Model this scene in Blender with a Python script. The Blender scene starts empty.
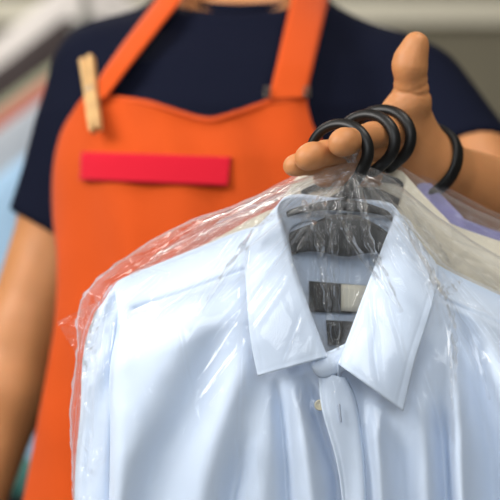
import bpy, math, random
import numpy as np
from mathutils import Vector, Matrix
from mathutils.bvhtree import BVHTree
rng = np.random.RandomState(7)
random.seed(7)
sc = bpy.context.scene
COL = sc.collection
F = 1500.0; CZ = 1.18
PI = math.pi

def at(x, y, Y):
    """point whose image lies at pixel (x,y) of the 500 px photograph, at distance Y from the lens"""
    return Vector(((x-250)/F*Y, Y, CZ-(y-250)/F*Y))
def pw(x, y, w, Y0=1.30):
    return at(x, y, Y0-w)

# ------------------------------------------------------------------ materials
def srgb(r, g, b):
    f = lambda c: c/12.92 if c <= .04045 else ((c+.055)/1.055)**2.4
    return (f(r/255), f(g/255), f(b/255), 1)
def mat(name, col, rough=.6, spec=.5, bump=None, var=None, sheen=0, sss=0, metal=0):
    m = bpy.data.materials.new(name); m.use_nodes = True
    nt = m.node_tree; b = nt.nodes['Principled BSDF']
    b.inputs['Base Color'].default_value = col
    b.inputs['Roughness'].default_value = rough
    b.inputs['Specular IOR Level'].default_value = spec
    b.inputs['Metallic'].default_value = metal
    if sheen: b.inputs['Sheen Weight'].default_value = sheen
    if sss:
        b.inputs['Subsurface Weight'].default_value = sss
        b.inputs['Subsurface Radius'].default_value = (.8, .3, .15)
        b.inputs['Subsurface Scale'].default_value = .006
    tc = nt.nodes.new('ShaderNodeTexCoord')
    if var:                                   # (scale, amount)
        n = nt.nodes.new('ShaderNodeTexNoise'); n.inputs['Scale'].default_value = var[0]; n.inputs['Detail'].default_value = 4
        nt.links.new(tc.outputs['Object'], n.inputs['Vector'])
        mx = nt.nodes.new('ShaderNodeMix'); mx.data_type = 'RGBA'; mx.blend_type = 'MULTIPLY'
        mx.inputs['Factor'].default_value = 1
        cr = nt.nodes.new('ShaderNodeValToRGB')
        cr.color_ramp.elements[0].position = .3; cr.color_ramp.elements[1].position = .7
        v = 1-var[1]; cr.color_ramp.elements[0].color = (v, v, v, 1); cr.color_ramp.elements[1].color = (1, 1, 1, 1)
        nt.links.new(n.outputs['Fac'], cr.inputs['Fac'])
        mx.inputs[6].default_value = col
        nt.links.new(cr.outputs['Color'], mx.inputs[7]); nt.links.new(mx.outputs[2], b.inputs['Base Color'])
    if bump:                                  # list of (kind, scale, strength, distance)
        prev = None
        for kind, s, st, dist in bump:
            if kind == 'noise':
                t = nt.nodes.new('ShaderNodeTexNoise'); t.inputs['Scale'].default_value = s; t.inputs['Detail'].default_value = 3
                out = t.outputs['Fac']
            else:
                t = nt.nodes.new('ShaderNodeTexWave'); t.inputs['Scale'].default_value = s; t.bands_direction = kind
                out = t.outputs['Fac']
            nt.links.new(tc.outputs['Object'], t.inputs['Vector'])
            bp = nt.nodes.new('ShaderNodeBump'); bp.inputs['Strength'].default_value = st; bp.inputs['Distance'].default_value = dist
            nt.links.new(out, bp.inputs['Height'])
            if prev: nt.links.new(prev.outputs['Normal'], bp.inputs['Normal'])
            prev = bp
        nt.links.new(prev.outputs['Normal'], b.inputs['Normal'])
    return m
def cloth(name, col, **k):
    return mat(name, col, rough=.85, spec=.2, sheen=.15, bump=[('X', 420, .12, .0004), ('Z', 420, .12, .0004), ('noise', 30, .25, .004)], **k)

M = {}
M['skin'] = mat('skin', srgb(196, 134, 86), rough=.5, spec=.35, var=(28, .14), sss=.15,
                bump=[('noise', 240, .25, .0009), ('noise', 900, .2, .0003)])
M['navy'] = cloth('navy jersey', srgb(14, 18, 35))
M['navy'].node_tree.nodes['Principled BSDF'].inputs['Sheen Weight'].default_value = 0
M['navy'].node_tree.nodes['Principled BSDF'].inputs['Specular IOR Level'].default_value = .1
M['orange'] = cloth('orange twill', srgb(206, 78, 16), var=(9, .1))
M['red'] = cloth('red print', srgb(206, 18, 44))
M['black_cloth'] = cloth('black trouser cloth', srgb(20, 20, 22))
M['black'] = mat('black plastic', srgb(16, 16, 17), rough=.42, spec=.35, bump=[('noise', 500, .1, .0003)])
M['hanger'] = mat('charcoal hanger plastic', srgb(40, 41, 42), rough=.4, spec=.5, bump=[('noise', 400, .1, .0003)])
M['band'] = mat('black rubber', srgb(12, 12, 14), rough=.5, spec=.4)
M['wood'] = mat('pale wood', srgb(216, 172, 112), rough=.6, var=(60, .25))
M['steel'] = mat('steel', srgb(170, 170, 165), rough=.3, metal=1)
M['buckle'] = mat('dull buckle metal', srgb(120, 112, 100), rough=.45, metal=1)
M['hair'] = mat('dark hair', srgb(40, 28, 20), rough=.5)
M['leather'] = mat('black leather', srgb(18, 17, 16), rough=.45)
M['blue'] = cloth('light blue cotton', srgb(212, 226, 245))
M['cream'] = cloth('cream cotton', srgb(236, 228, 208))
M['lav'] = cloth('lavender cotton', srgb(160, 156, 212))
M['button'] = mat('horn button', srgb(196, 188, 160), rough=.45)
M['thread'] = mat('grey thread', srgb(176, 186, 204), rough=.8)
M['label_dark'] = mat('dark woven label', srgb(58, 56, 52), rough=.7, bump=[('X', 300, .2, .0004)])
M['label_pale'] = mat('cream woven label', srgb(226, 220, 200), rough=.7)

def film_mat():
    m = bpy.data.materials.new('clear plastic film'); m.use_nodes = True
    nt = m.node_tree; nt.nodes.clear()
    N = nt.nodes.new; L = nt.links.new
    out = N('ShaderNodeOutputMaterial')
    tr = N('ShaderNodeBsdfTransparent'); tr.inputs['Color'].default_value = (.97, .97, .97, 1)
    df = N('ShaderNodeBsdfDiffuse'); df.inputs['Color'].default_value = (.95, .95, .95, 1)
    tl = N('ShaderNodeBsdfTranslucent'); tl.inputs['Color'].default_value = (.95, .95, .95, 1)
    gl = N('ShaderNodeBsdfGlossy'); gl.inputs['Roughness'].default_value = .12; gl.inputs['Color'].default_value = (1, 1, 1, 1)
    haze = N('ShaderNodeMixShader'); haze.inputs[0].default_value = .5
    L(df.outputs[0], haze.inputs[1]); L(tl.outputs[0], haze.inputs[2])
    tc = N('ShaderNodeTexCoord')
    n1 = N('ShaderNodeTexNoise'); n1.inputs['Scale'].default_value = 38; n1.inputs['Detail'].default_value = 4; n1.inputs['Distortion'].default_value = 1.2
    L(tc.outputs['Object'], n1.inputs['Vector'])
    bp = N('ShaderNodeBump'); bp.inputs['Strength'].default_value = .17; bp.inputs['Distance'].default_value = .006
    L(n1.outputs['Fac'], bp.inputs['Height'])
    for s in (gl, df, tl): L(bp.outputs['Normal'], s.inputs['Normal'])
    lw = N('ShaderNodeLayerWeight'); lw.inputs['Blend'].default_value = .18
    L(bp.outputs['Normal'], lw.inputs['Normal'])
    mh = N('ShaderNodeMapRange'); mh.inputs['From Min'].default_value = 0; mh.inputs['From Max'].default_value = 1
    mh.inputs['To Min'].default_value = .022; mh.inputs['To Max'].default_value = .4
    L(lw.outputs['Facing'], mh.inputs['Value'])
    m1 = N('ShaderNodeMixShader'); L(mh.outputs[0], m1.inputs[0]); L(tr.outputs[0], m1.inputs[1]); L(haze.outputs[0], m1.inputs[2])
    mg = N('ShaderNodeMapRange'); mg.inputs['To Min'].default_value = .026; mg.inputs['To Max'].default_value = .42
    L(lw.outputs['Fresnel'], mg.inputs['Value'])
    m2 = N('ShaderNodeMixShader'); L(mg.outputs[0], m2.inputs[0]); L(m1.outputs[0], m2.inputs[1]); L(gl.outputs[0], m2.inputs[2])
    L(m2.outputs[0], out.inputs['Surface'])
    return m
M['film'] = film_mat()

# ------------------------------------------------------------------ helpers
def tag(o, label=None, cat=None, group=None, kind=None):
    if label: o['label'] = label
    if cat: o['category'] = cat
    if group: o['group'] = group
    if kind: o['kind'] = kind
    return o
def empty(name, loc, label=None, cat=None, group=None):
    o = bpy.data.objects.new(name, None); COL.objects.link(o); o.location = loc
    o.empty_display_size = .05
    return tag(o, label, cat, group)
class MB:
    """collects vertices and faces of one mesh (world coordinates)"""
    def __init__(s): s.v = []; s.f = []; s.mi = []
    def add(s, vs, fs, mi=0):
        n = len(s.v); s.v += [tuple(p) for p in vs]; s.f += [tuple(i+n for i in f) for f in fs]; s.mi += [mi]*len(fs)
    def grid(s, P, closed_u=False, closed_v=False, flip=False, mi=0):
        """P[i][j] array (n,m,3)"""
        P = np.asarray(P, float); n, m = P.shape[:2]
        fs = []
        for i in range(n if closed_u else n-1):
            for j in range(m if closed_v else m-1):
                a = i*m+j; b = ((i+1) % n)*m+j; c = ((i+1) % n)*m+(j+1) % m; d = i*m+(j+1) % m
                fs.append((a, d, c, b) if flip else (a, b, c, d))
        s.add(P.reshape(-1, 3), fs, mi)
    def tube(s, path, r, n=12, caps=True, flat=None, up=(0, 1, 0)):
        """tube along path; r scalar or list; flat=(a,b) scales the section along normal / up"""
        path = [Vector(p) for p in path]; k = len(path)
        rs = [r]*k if not hasattr(r, '__len__') else list(r)
        rows = []
        upv = Vector(up); prev = None
        for i, p in enumerate(path):
            t = (path[min(i+1, k-1)]-path[max(i-1, 0)]).normalized()
            if prev is None:
                nx = t.cross(upv)
                if nx.length < 1e-4: nx = t.cross(Vector((1, 0, .3)))
            else:
                nx = prev-t*prev.dot(t)
            nx.normalize(); ny = t.cross(nx); prev = nx
            fa, fb = flat or (1, 1)
            rows.append([p+(nx*math.cos(2*PI*j/n)*fa+ny*math.sin(2*PI*j/n)*fb)*rs[i] for j in range(n)])
        vs = [q for row in rows for q in row]; fs = []
        for i in range(k-1):
            for j in range(n):
                fs.append((i*n+j, i*n+(j+1) % n, (i+1)*n+(j+1) % n, (i+1)*n+j))
        if caps:
            fs.append(tuple(range(n-1, -1, -1))); fs.append(tuple((k-1)*n+j for j in range(n)))
        s.add(vs, fs)
    def box(s, c, d, rot=None):
        vs = []
        for sx in (-1, 1):
            for sy in (-1, 1):
                for sz in (-1, 1):
                    p = Vector((sx*d[0]/2, sy*d[1]/2, sz*d[2]/2))
                    if rot is not None: p = rot @ p
                    vs.append(p+Vector(c))
        s.add(vs, [(0, 1, 3, 2), (4, 6, 7, 5), (0, 4, 5, 1), (2, 3, 7, 6), (0, 2, 6, 4), (1, 5, 7, 3)])
    def lathe(s, c, prof, n=24, axis=None):
        c = Vector(c); R = axis if axis is not None else Matrix.Identity(3)
        P = [[c+R @ Vector((r*math.cos(2*PI*j/n), r*math.sin(2*PI*j/n), z)) for j in range(n)] for r, z in prof]
        s.grid(P, closed_v=True)
    def build(s, name, ms, parent=None, smooth=True, solid=0, bevel=0, sub=0, offset=0):
        me = bpy.data.meshes.new(name)
        o = bpy.data.objects.new(name, me); COL.objects.link(o)
        org = Vector((0, 0, 0))
        p = parent
        while p is not None:
            org += p.location; p = p.parent
        if parent is not None: o.parent = parent
        me.from_pydata([tuple(Vector(v)-org) for v in s.v], [], s.f)
        if not isinstance(ms, (list, tuple)): ms = [ms]
        for m in ms: me.materials.append(m)
        if any(s.mi): me.polygons.foreach_set('material_index', s.mi)
        me.polygons.foreach_set('use_smooth', [smooth]*len(me.polygons)); me.update()
        if solid:
            q = o.modifiers.new('thickness', 'SOLIDIFY'); q.thickness = solid; q.offset = offset
        if bevel:
            q = o.modifiers.new('bevel', 'BEVEL'); q.width = bevel; q.segments = 3; q.limit_method = 'ANGLE'
        if sub:
            q = o.modifiers.new('sub', 'SUBSURF'); q.levels = sub; q.render_levels = sub
        return o
def spline(pts, n):
    """Catmull-Rom through pts -> (n,dim) array, by uniform parameter"""
    P = np.asarray(pts, float); k = len(P)
    t = np.linspace(0, k-1, n); i = np.clip(t.astype(int), 0, k-2); f = (t-i)[:, None]
    g = lambda a: P[np.clip(a, 0, k-1)]
    p0, p1, p2, p3 = g(i-1), g(i), g(i+1), g(i+2)
    p0 = np.where((i == 0)[:, None], 2*p1-p2, p0); p3 = np.where((i == k-2)[:, None], 2*p2-p1, p3)
    return .5*(2*p1+(p2-p0)*f+(2*p0-5*p1+4*p2-p3)*f**2+(3*p1-p0-3*p2+p3)*f**3)
def sstep(a, b, x):
    t = np.clip((x-a)/(b-a), 0, 1); return t*t*(3-2*t)
def pdist(x, y, line):
    """distance from points to a polyline, and the fraction along it"""
    L = np.asarray(line, float); seg = np.linalg.norm(np.diff(L[:, :2], axis=0), axis=1); cum = np.concatenate([[0], np.cumsum(seg)])
    best = np.full(np.shape(x), 1e9); bt = np.zeros(np.shape(x)); sg = np.zeros(np.shape(x))
    for i in range(len(L)-1):
        ax, ay = L[i][:2]; dx, dy = L[i+1][0]-ax, L[i+1][1]-ay
        h = np.clip(((x-ax)*dx+(y-ay)*dy)/(dx*dx+dy*dy), 0, 1)
        d = np.hypot(x-ax-h*dx, y-ay-h*dy); m = d < best
        best = np.where(m, d, best); bt = np.where(m, (cum[i]+h*seg[i])/cum[-1], bt)
    return best, bt
def lerp1(z, tab, c):
    tab = np.asarray(tab, float); return np.interp(z, tab[:, 0], tab[:, c])
def vnoise(x, y, seed):
    """cheap smooth noise: sum of sines"""
    r = np.random.RandomState(seed); v = 0
    for k in range(6):
        a, b, c = r.uniform(-1, 1), r.uniform(-1, 1), r.uniform(0, 6.28)
        v = v+np.sin((a*x+b*y)*(1+k*.35)+c)/(1+.4*k)
    return v/3

# ------------------------------------------------------------------ smooth-union bodies (signed distance -> surface nets)
class Field:
    def __init__(s, xs, ys, zs):
        s.ax = [np.asarray(a, np.float32) for a in (xs, ys, zs)]
        s.d = np.full([len(a) for a in s.ax], .06, np.float32)
    def sub(s, lo, hi):
        sl = []
        for a, l, h in zip(s.ax, lo, hi):
            i = max(0, np.searchsorted(a, l)-1); j = min(len(a), np.searchsorted(a, h)+1); sl.append(slice(i, max(j, i+1)))
        g = np.meshgrid(*[a[q] for a, q in zip(s.ax, sl)], indexing='ij', sparse=True)
        return tuple(sl), g
    def put(s, sl, d, k):
        a = s.d[sl]
        if k <= 0: s.d[sl] = np.minimum(a, d); return
        h = np.clip(.5+.5*(a-d)/k, 0, 1)
        s.d[sl] = a*(1-h)+d*h-k*h*(1-h)
    def cone(s, a, b, r1, r2, k=.01):
        a = np.asarray(a, np.float32); b = np.asarray(b, np.float32); R = max(r1, r2)+.05
        sl, (X, Y, Z) = s.sub(np.minimum(a, b)-R, np.maximum(a, b)+R)
        ab = b-a; L = float(ab @ ab)+1e-12
        h = np.clip(((X-a[0])*ab[0]+(Y-a[1])*ab[1]+(Z-a[2])*ab[2])/L, 0, 1)
        d = np.sqrt((X-a[0]-h*ab[0])**2+(Y-a[1]-h*ab[1])**2+(Z-a[2]-h*ab[2])**2)-(r1+(r2-r1)*h)
        s.put(sl, d, k)
    def chain(s, pts, rs, k=.004):
        for i in range(len(pts)-1): s.cone(pts[i], pts[i+1], rs[i], rs[i+1], k)
    def ell(s, c, r, k=.01, R=None):
        c = np.asarray(c, float); m = max(r)+.05
        sl, (X, Y, Z) = s.sub(c-m, c+m)
        X, Y, Z = X-c[0], Y-c[1], Z-c[2]
        if R is not None:
            R = np.array(R.transposed()); X, Y, Z = [R[i][0]*X+R[i][1]*Y+R[i][2]*Z for i in range(3)]
        q = np.sqrt((X/r[0])**2+(Y/r[1])**2+(Z/r[2])**2)
        q2 = np.sqrt((X/r[0]**2)**2+(Y/r[1]**2)**2+(Z/r[2]**2)**2)+1e-6
        s.put(sl, q*(q-1)/q2, k)
    def loft(s, tab, k=.02, n=2.4, grow=0):
        """tab rows: z, cx, cy, a, b"""
        tab = np.asarray(tab, float); z0, z1 = tab[0, 0], tab[-1, 0]
        A = tab[:, 3].max()+.07; B = tab[:, 4].max()+.07
        sl, (X, Y, Z) = s.sub((tab[:, 1].min()-A, tab[:, 2].min()-B, z0-.06), (tab[:, 1].max()+A, tab[:, 2].max()+B, z1+.06))
        cx, cy, a, b = [np.interp(Z, tab[:, 0], tab[:, c]) for c in (1, 2, 3, 4)]
        a = a+grow; b = b+grow
        q = ((np.abs(X-cx)/a)**n+(np.abs(Y-cy)/b)**n)**(1/n)
        d = (q-1)*np.minimum(a, b)
        d = np.maximum(d, np.maximum(z0-Z, Z-z1))
        s.put(sl, d.astype(np.float32), k)
    def cut(s, p, nrm):
        """removes everything on the side nrm points to"""
        X, Y, Z = np.meshgrid(*s.ax, indexing='ij', sparse=True)
        nrm = np.asarray(nrm, float)/np.linalg.norm(nrm)
        s.d = np.maximum(s.d, ((X-p[0])*nrm[0]+(Y-p[1])*nrm[1]+(Z-p[2])*nrm[2]).astype(np.float32))
    def mesh(s):
        d = s.d; nx, ny, nz = d.shape; ins = d < 0
        cnt = np.zeros((nx-1, ny-1, nz-1), np.int8)
        for i in (0, 1):
            for j in (0, 1):
                for k in (0, 1): cnt += ins[i:nx-1+i, j:ny-1+j, k:nz-1+k]
        act = (cnt > 0) & (cnt < 8)
        I, J, K = np.nonzero(act); n = len(I)
        idx = np.full(act.shape, -1, np.int64); idx[I, J, K] = np.arange(n)
        acc = np.zeros((n, 3)); num = np.zeros(n)
        C = [(0, 0, 0), (1, 0, 0), (0, 1, 0), (1, 1, 0), (0, 0, 1), (1, 0, 1), (0, 1, 1), (1, 1, 1)]
        E = [(0, 1), (2, 3), (4, 5), (6, 7), (0, 2), (1, 3), (4, 6), (5, 7), (0, 4), (1, 5), (2, 6), (3, 7)]
        val = [d[I+c[0], J+c[1], K+c[2]] for c in C]
        pos = [np.stack([s.ax[0][I+c[0]], s.ax[1][J+c[1]], s.ax[2][K+c[2]]], 1) for c in C]
        for a, b in E:
            m = (val[a] < 0) != (val[b] < 0)
            t = np.where(m, val[a]/np.where(m, val[a]-val[b], 1), 0)[:, None]
            acc += np.where(m[:, None], pos[a]+(pos[b]-pos[a])*t, 0); num += m
        V = acc/num[:, None]
        Fc = []
        for ax in range(3):
            o = [(ax+1) % 3, (ax+2) % 3]
            sl0 = [slice(None)]*3; sl1 = [slice(None)]*3
            sl0[ax] = slice(0, -1); sl1[ax] = slice(1, None)
            for q in o: sl0[q] = slice(1, -1); sl1[q] = slice(1, -1)
            a = ins[tuple(sl0)]; b = ins[tuple(sl1)]
            for fl in (0, 1):
                m = (a & ~b) if fl == 0 else (~a & b)
                P = list(np.nonzero(m)); P[o[0]] = P[o[0]]+1; P[o[1]] = P[o[1]]+1
                def cell(du, dv):
                    q = [p.copy() for p in P]; q[o[0]] += du; q[o[1]] += dv; return idx[q[0], q[1], q[2]]
                quad = [cell(-1, -1), cell(0, -1), cell(0, 0), cell(-1, 0)]
                if fl: quad = quad[::-1]
                Fc.append(np.stack(quad, 1))
        Fc = np.concatenate(Fc); Fc = Fc[(Fc >= 0).all(1)]
        return V, Fc
def mesh_obj(name, V, Fc, m, parent=None, smooth_iter=0):
    o = bpy.data.objects.new(name, bpy.data.meshes.new(name)); COL.objects.link(o)
    org = np.zeros(3); p = parent
    while p is not None: org += np.array(p.location); p = p.parent
    if parent is not None: o.parent = parent
    me = o.data
    V = V-org
    me.vertices.add(len(V)); me.vertices.foreach_set('co', V.astype(np.float32).ravel())
    me.loops.add(Fc.size); me.loops.foreach_set('vertex_index', Fc.astype(np.int32).ravel())
    me.polygons.add(len(Fc)); me.polygons.foreach_set('loop_start', np.arange(0, Fc.size, 4, dtype=np.int32))
    me.polygons.foreach_set('use_smooth', np.ones(len(Fc), bool))
    me.update(calc_edges=True); me.validate()
    me.materials.append(m)
    if smooth_iter:
        q = o.modifiers.new('smooth', 'SMOOTH'); q.iterations = smooth_iter; q.factor = .5
    return o
def axis_pts(lo, hi, fine=None, c=.007, f=.002):
    if fine is None: return np.arange(lo, hi, c)
    a = np.arange(lo, fine[0], c); b = np.arange(fine[0], fine[1], f); d = np.arange(fine[1]+c/2, hi, c)
    return np.concatenate([a, b, d])

# ================================================================== THE PERSON
TX, TY = -.012, 1.775            # trunk axis
TORSO = [  # z, cx, cy, half width, half depth
    (.80, TX, TY, .17, .115), (.92, TX, TY, .19, .135), (1.05, TX, TY, .188, .14), (1.16, TX, TY, .197, .142),
    (1.27, TX, TY, .206, .142), (1.34, TX, TY, .196, .132), (1.39, TX, TY+.008, .172, .112), (1.43, TX, TY+.015, .125, .085),
    (1.475, TX, TY+.02, .085, .066)]
SH_R = Vector((-.165, 1.775, 1.378)); EL_R = Vector((-.265, 1.745, 1.085)); WR_R = Vector((-.318, 1.70, .865))      # person's right arm
SH_L = Vector((.187, 1.765, 1.355)); EL_L = at(534, 262, 1.59); FM_L = at(493, 208, 1.49); WR_L = at(434, 169, 1.41)              # person's left arm

body = Field(axis_pts(-.48, .40, (.02, .225)), axis_pts(1.20, 1.98, (1.235, 1.445)), axis_pts(.0, 1.84, (1.21, 1.345)))
# legs, trunk, neck and head
for sx in (-1, 1):
    body.chain([(TX+sx*.09, TY, .86), (TX+sx*.10, TY, .50), (TX+sx*.105, TY+.02, .10)], [.078, .052, .038], .03)
    body.chain([(TX+sx*.105, TY+.03, .05), (TX+sx*.115, TY-.14, .035)], [.032, .028], .02)
body.loft(TORSO, .03)
body.chain([(TX, TY+.025, 1.44), (TX, TY+.005, 1.60)], [.066, .060], .03)
body.ell((TX, TY-.005, 1.70), (.074, .096, .118), .02)
body.ell((TX, TY-.06, 1.635), (.05, .045, .045), .02)
body.cone((TX, TY-.098, 1.70), (TX, TY-.112, 1.672), .010, .015, .012)
for sx in (-1, 1):
    body.ell((TX+sx*.078, TY+.01, 1.69), (.012, .022, .034), .008)
    body.ell((TX+sx*.032, TY-.088, 1.712), (.014, .010, .009), .006)
body.ell((TX, TY-.099, 1.637), (.026, .010, .009), .006)
# person's right arm (photo left) hangs down
body.chain([SH_R, SH_R.lerp(EL_R, .45), EL_R], [.058, .051, .044], .03)
body.chain([EL_R, EL_R.lerp(WR_R, .3), WR_R], [.044, .047, .031], .02)
hr = WR_R+Vector((-.035, -.02, -.08))
body.chain([WR_R, hr], [.03, .036], .02)
for i in range(4):
    b0 = hr+Vector((.012-.006*i, -.03+.02*i, -.005)); body.chain([b0, b0+Vector((-.012, -.004, -.045)), b0+Vector((.0, -.006, -.075))], [.011, .010, .008], .006)
body.chain([hr+Vector((.01, -.02, .03)), hr+Vector((.02, -.05, -.01)), hr+Vector((.022, -.055, -.04))], [.014, .012, .010], .01)
# person's left arm comes forward
body.chain([SH_L, SH_L.lerp(EL_L, .45), EL_L], [.060, .056, .048], .03)
body.chain([Vector(q) for q in spline([list(EL_L), list(FM_L), list(WR_L)], 9)], [.048, .050, .050, .048, .043, .037, .031, .0260, .0252], .02)
# the left hand: fingers on the hanger hooks, thumb up
hand = Field(*body.ax)
K = lambda x, y, Y: np.array(at(x, y, Y))
fingers = [
    ([K(400, 131, 1.362), K(372, 135, 1.316), K(353, 140.5, 1.290), K(341, 143.5, 1.272)], [.0125, .0116, .0112, .0112]),
    ([K(398, 146, 1.370), K(354, 148, 1.318), K(325, 153, 1.293), K(307, 158, 1.278)], [.0125, .0118, .0110, .0108]),
    ([K(396, 163, 1.378), K(344, 161, 1.328), K(310, 164, 1.306), K(293, 166, 1.296)], [.0120, .0108, .0098, .0088]),
    ([K(396, 178, 1.386), K(356, 176, 1.350), K(334, 177, 1.330), K(322, 178, 1.318)], [.0110, .0095, .0085, .0080]),
]
for pts, rs in fingers:
    fld = Field(*body.ax); fld.d[:] = .06
    hand_sub = fld
    hand_sub.chain(pts, rs, .002)
    # soft pad of the last joint
    hand_sub.ell(pts[3]*.7+pts[2]*.3+np.array((0, -.0015, .001)), (rs[3]*1.05,)*3, .004)
    hand.d = np.where(hand.d < hand_sub.d, hand.d, hand_sub.d)
    del fld, hand_sub
# palm
palm = Field(*body.ax)
palm.chain([np.array(WR_L), K(420, 154, 1.395), K(402, 134, 1.368)], [.026, .021, .0145], .012)
palm.chain([np.array(WR_L), K(418, 165, 1.40), K(398, 150, 1.374)], [.026, .021, .014], .012)
palm.chain([np.array(WR_L), K(416, 174, 1.405), K(398, 165, 1.382)], [.026, .020, .013], .012)
palm.chain([np.array(WR_L), K(416, 184, 1.41), K(398, 178, 1.39)], [.025, .018, .012], .012)
# thenar and thumb, tip leaning back
palm.chain([K(432, 162, 1.402), K(413, 130, 1.384), K(412, 101, 1.362)], [.024, .0185, .0158], .014)
palm.chain([K(402, 128, 1.368), K(407, 108, 1.364)], [.012, .012], .014)
palm.chain([K(404, 106, 1.366), K(393, 112, 1.358)], [.0135, .0120], .012)          # web to the index finger
palm.chain([K(412, 101, 1.362), K(411, 86, 1.357)], [.0165, .0148], .006)
palm.chain([K(411, 86, 1.357), K(411, 66, 1.350), K(416, 45, 1.346)], [.0148, .0142, .0121], .004)
palm.ell(K(408, 64, 1.347), (.0142, .0140, .018), .006)                          # pad
h = np.clip(.5+.5*(palm.d-hand.d)/.008, 0, 1)
hand.d = palm.d*(1-h)+hand.d*h-.008*h*(1-h)
del palm
h = np.clip(.5+.5*(body.d-hand.d)/.012, 0, 1)
body.d = body.d*(1-h)+hand.d*h-.012*h*(1-h)
del hand
V, Fc = body.mesh(); del body
def groove(V, c, d, R, depth, sg):
    d = d/np.linalg.norm(d); q = V-c; s_ = q @ d; rad = q-s_[:, None]*d; rr = np.linalg.norm(rad, axis=1)
    m = (np.abs(s_) < 4*sg) & (rr < R)
    V[m] -= (rad[m]/rr[m][:, None])*(depth*np.exp(-(s_[m]/sg)**2))[:, None]
ta, tb = K(412, 101, 1.362), K(411, 86, 1.357)
groove(V, K(411, 90, 1.358), tb-ta+np.array((.003, 0, 0)), .024, .0012, .0016)
groove(V, K(412, 86.5, 1.357), tb-ta+np.array((-.003, 0, 0)), .024, .0009, .0014)
groove(V, K(411, 60, 1.349), K(413, 50, 1.347)-K(411, 66, 1.350), .020, .0004, .0016)
person = mesh_obj('person', V, Fc, M['skin'])
tag(person, 'person in a navy t-shirt and orange apron holding out three hanging shirts', 'person')

# t-shirt
ts = Field(np.arange(-.36, .42, .005), np.arange(1.52, 1.98, .005), np.arange(.84, 1.56, .005))
ts.loft(TORSO, .03, grow=.012)
ts.chain([(TX, TY+.025, 1.44), (TX, TY+.012, 1.50)], [.078, .070], .03)
ts.chain([SH_R, SH_R.lerp(EL_R, .74)], [.070, .060], .035)
ts.chain([SH_L, SH_L.lerp(EL_L, .70)], [.072, .068], .035)
for sx in (-1, 1): ts.cone((TX+sx*.08, TY+.03, 1.435), (TX+sx*.155, TY+.01, 1.388), .045, .058, .03)
dR = (EL_R-SH_R).normalized()
ts.cut(SH_R+dR*.195, dR+Vector((-.25, 0, 0)))
dL = (EL_L-SH_L).normalized()
# left sleeve hem slopes across the arm; only the sleeve is cut, not the trunk
X, Y, Z = np.meshgrid(*ts.ax, indexing='ij', sparse=True)
hp = SH_L+dL*.135; hn = np.array((dL+Vector((-.12, 0, -.05))).normalized())
cutd = np.maximum((X-hp[0])*hn[0]+(Y-hp[1])*hn[1]+(Z-hp[2])*hn[2], 0*X)
far = np.sqrt((X-EL_L[0])**2+(Y-EL_L[1])**2+(Z-EL_L[2])**2)
armline = np.clip(((X-SH_L[0])*dL[0]+(Y-SH_L[1])*dL[1]+(Z-SH_L[2])*dL[2]), 0, 9)
ra = np.sqrt((X-SH_L[0]-dL[0]*armline)**2+(Y-SH_L[1]-dL[1]*armline)**2+(Z-SH_L[2]-dL[2]*armline)**2)
tor = Field(*ts.ax); tor.loft(TORSO, .0, grow=.012)
ts.d = np.where((ra < .10) & (tor.d > .004), np.maximum(ts.d, ((X-hp[0])*hn[0]+(Y-hp[1])*hn[1]+(Z-hp[2])*hn[2])), ts.d).astype(np.float32)
ts.cut((TX, TY-.06, 1.452), (0, -.42, 1))
# cloth wrinkles
ts.d += (.0025*vnoise(X*34+Z*16, Z*20-X*12+0*Y, 3)*sstep(1.50, 1.40, Z)).astype(np.float32)
V, Fc = ts.mesh(); del ts, tor
tshirt = mesh_obj('t_shirt', V, Fc, M['navy'], person, 2)
rib = MB()
ring = []
for k in range(48):
    a = 2*PI*k/48; zz = 1.461; rr = .079
    px_, py_ = TX+rr*math.cos(a), TY+.020+.076*math.sin(a)
    ring.append((px_, py_, 1.452+.42*(py_-(TY-.06))+.001))
ring.append(ring[0]); rib.tube(ring, .0075, 8, False)
rib.build('neck_rib', M['navy'], tshirt)

# trousers and shoes (below the frame, a sliver shows beside the apron)
tr = Field(np.arange(-.30, .28, .010), np.arange(1.58, 1.98, .010), np.arange(.02, 1.08, .012))
tr.loft([(.78, TX, TY, .185, .13), (.92, TX, TY, .203, .148), (1.04, TX, TY, .200, .150)], .02)
for sx in (-1, 1): tr.chain([(TX+sx*.095, TY, .84), (TX+sx*.105, TY, .48), (TX+sx*.105, TY+.02, .06)], [.095, .074, .062], .03)
V, Fc = tr.mesh(); mesh_obj('trousers', V, Fc, M['black_cloth'], person, 2)
for sx in (-1, 1):
    sh = Field(np.arange(-.2, .2, .008), np.arange(1.55, 1.90, .008), np.arange(-.02, .14, .006))
    sh.chain([(TX+sx*.105, TY+.04, .05), (TX+sx*.118, TY-.16, .04)], [.045, .04], .02)
    sh.cut((0, 0, 0.0), (0, 0, -1)); V, Fc = sh.mesh(); mesh_obj('shoe', V, Fc, M['leather'], person, 1)
hf = Field(np.arange(-.14, .12, .007), np.arange(1.62, 1.94, .007), np.arange(1.60, 1.88, .007))
hf.ell((TX, TY+.008, 1.735), (.084, .102, .096), .01); hf.cut((TX, TY-.02, 1.72), (0, -1, -.75)); V, Fc = hf.mesh(); mesh_obj('hair', V, Fc, M['hair'], person, 1)

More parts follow.
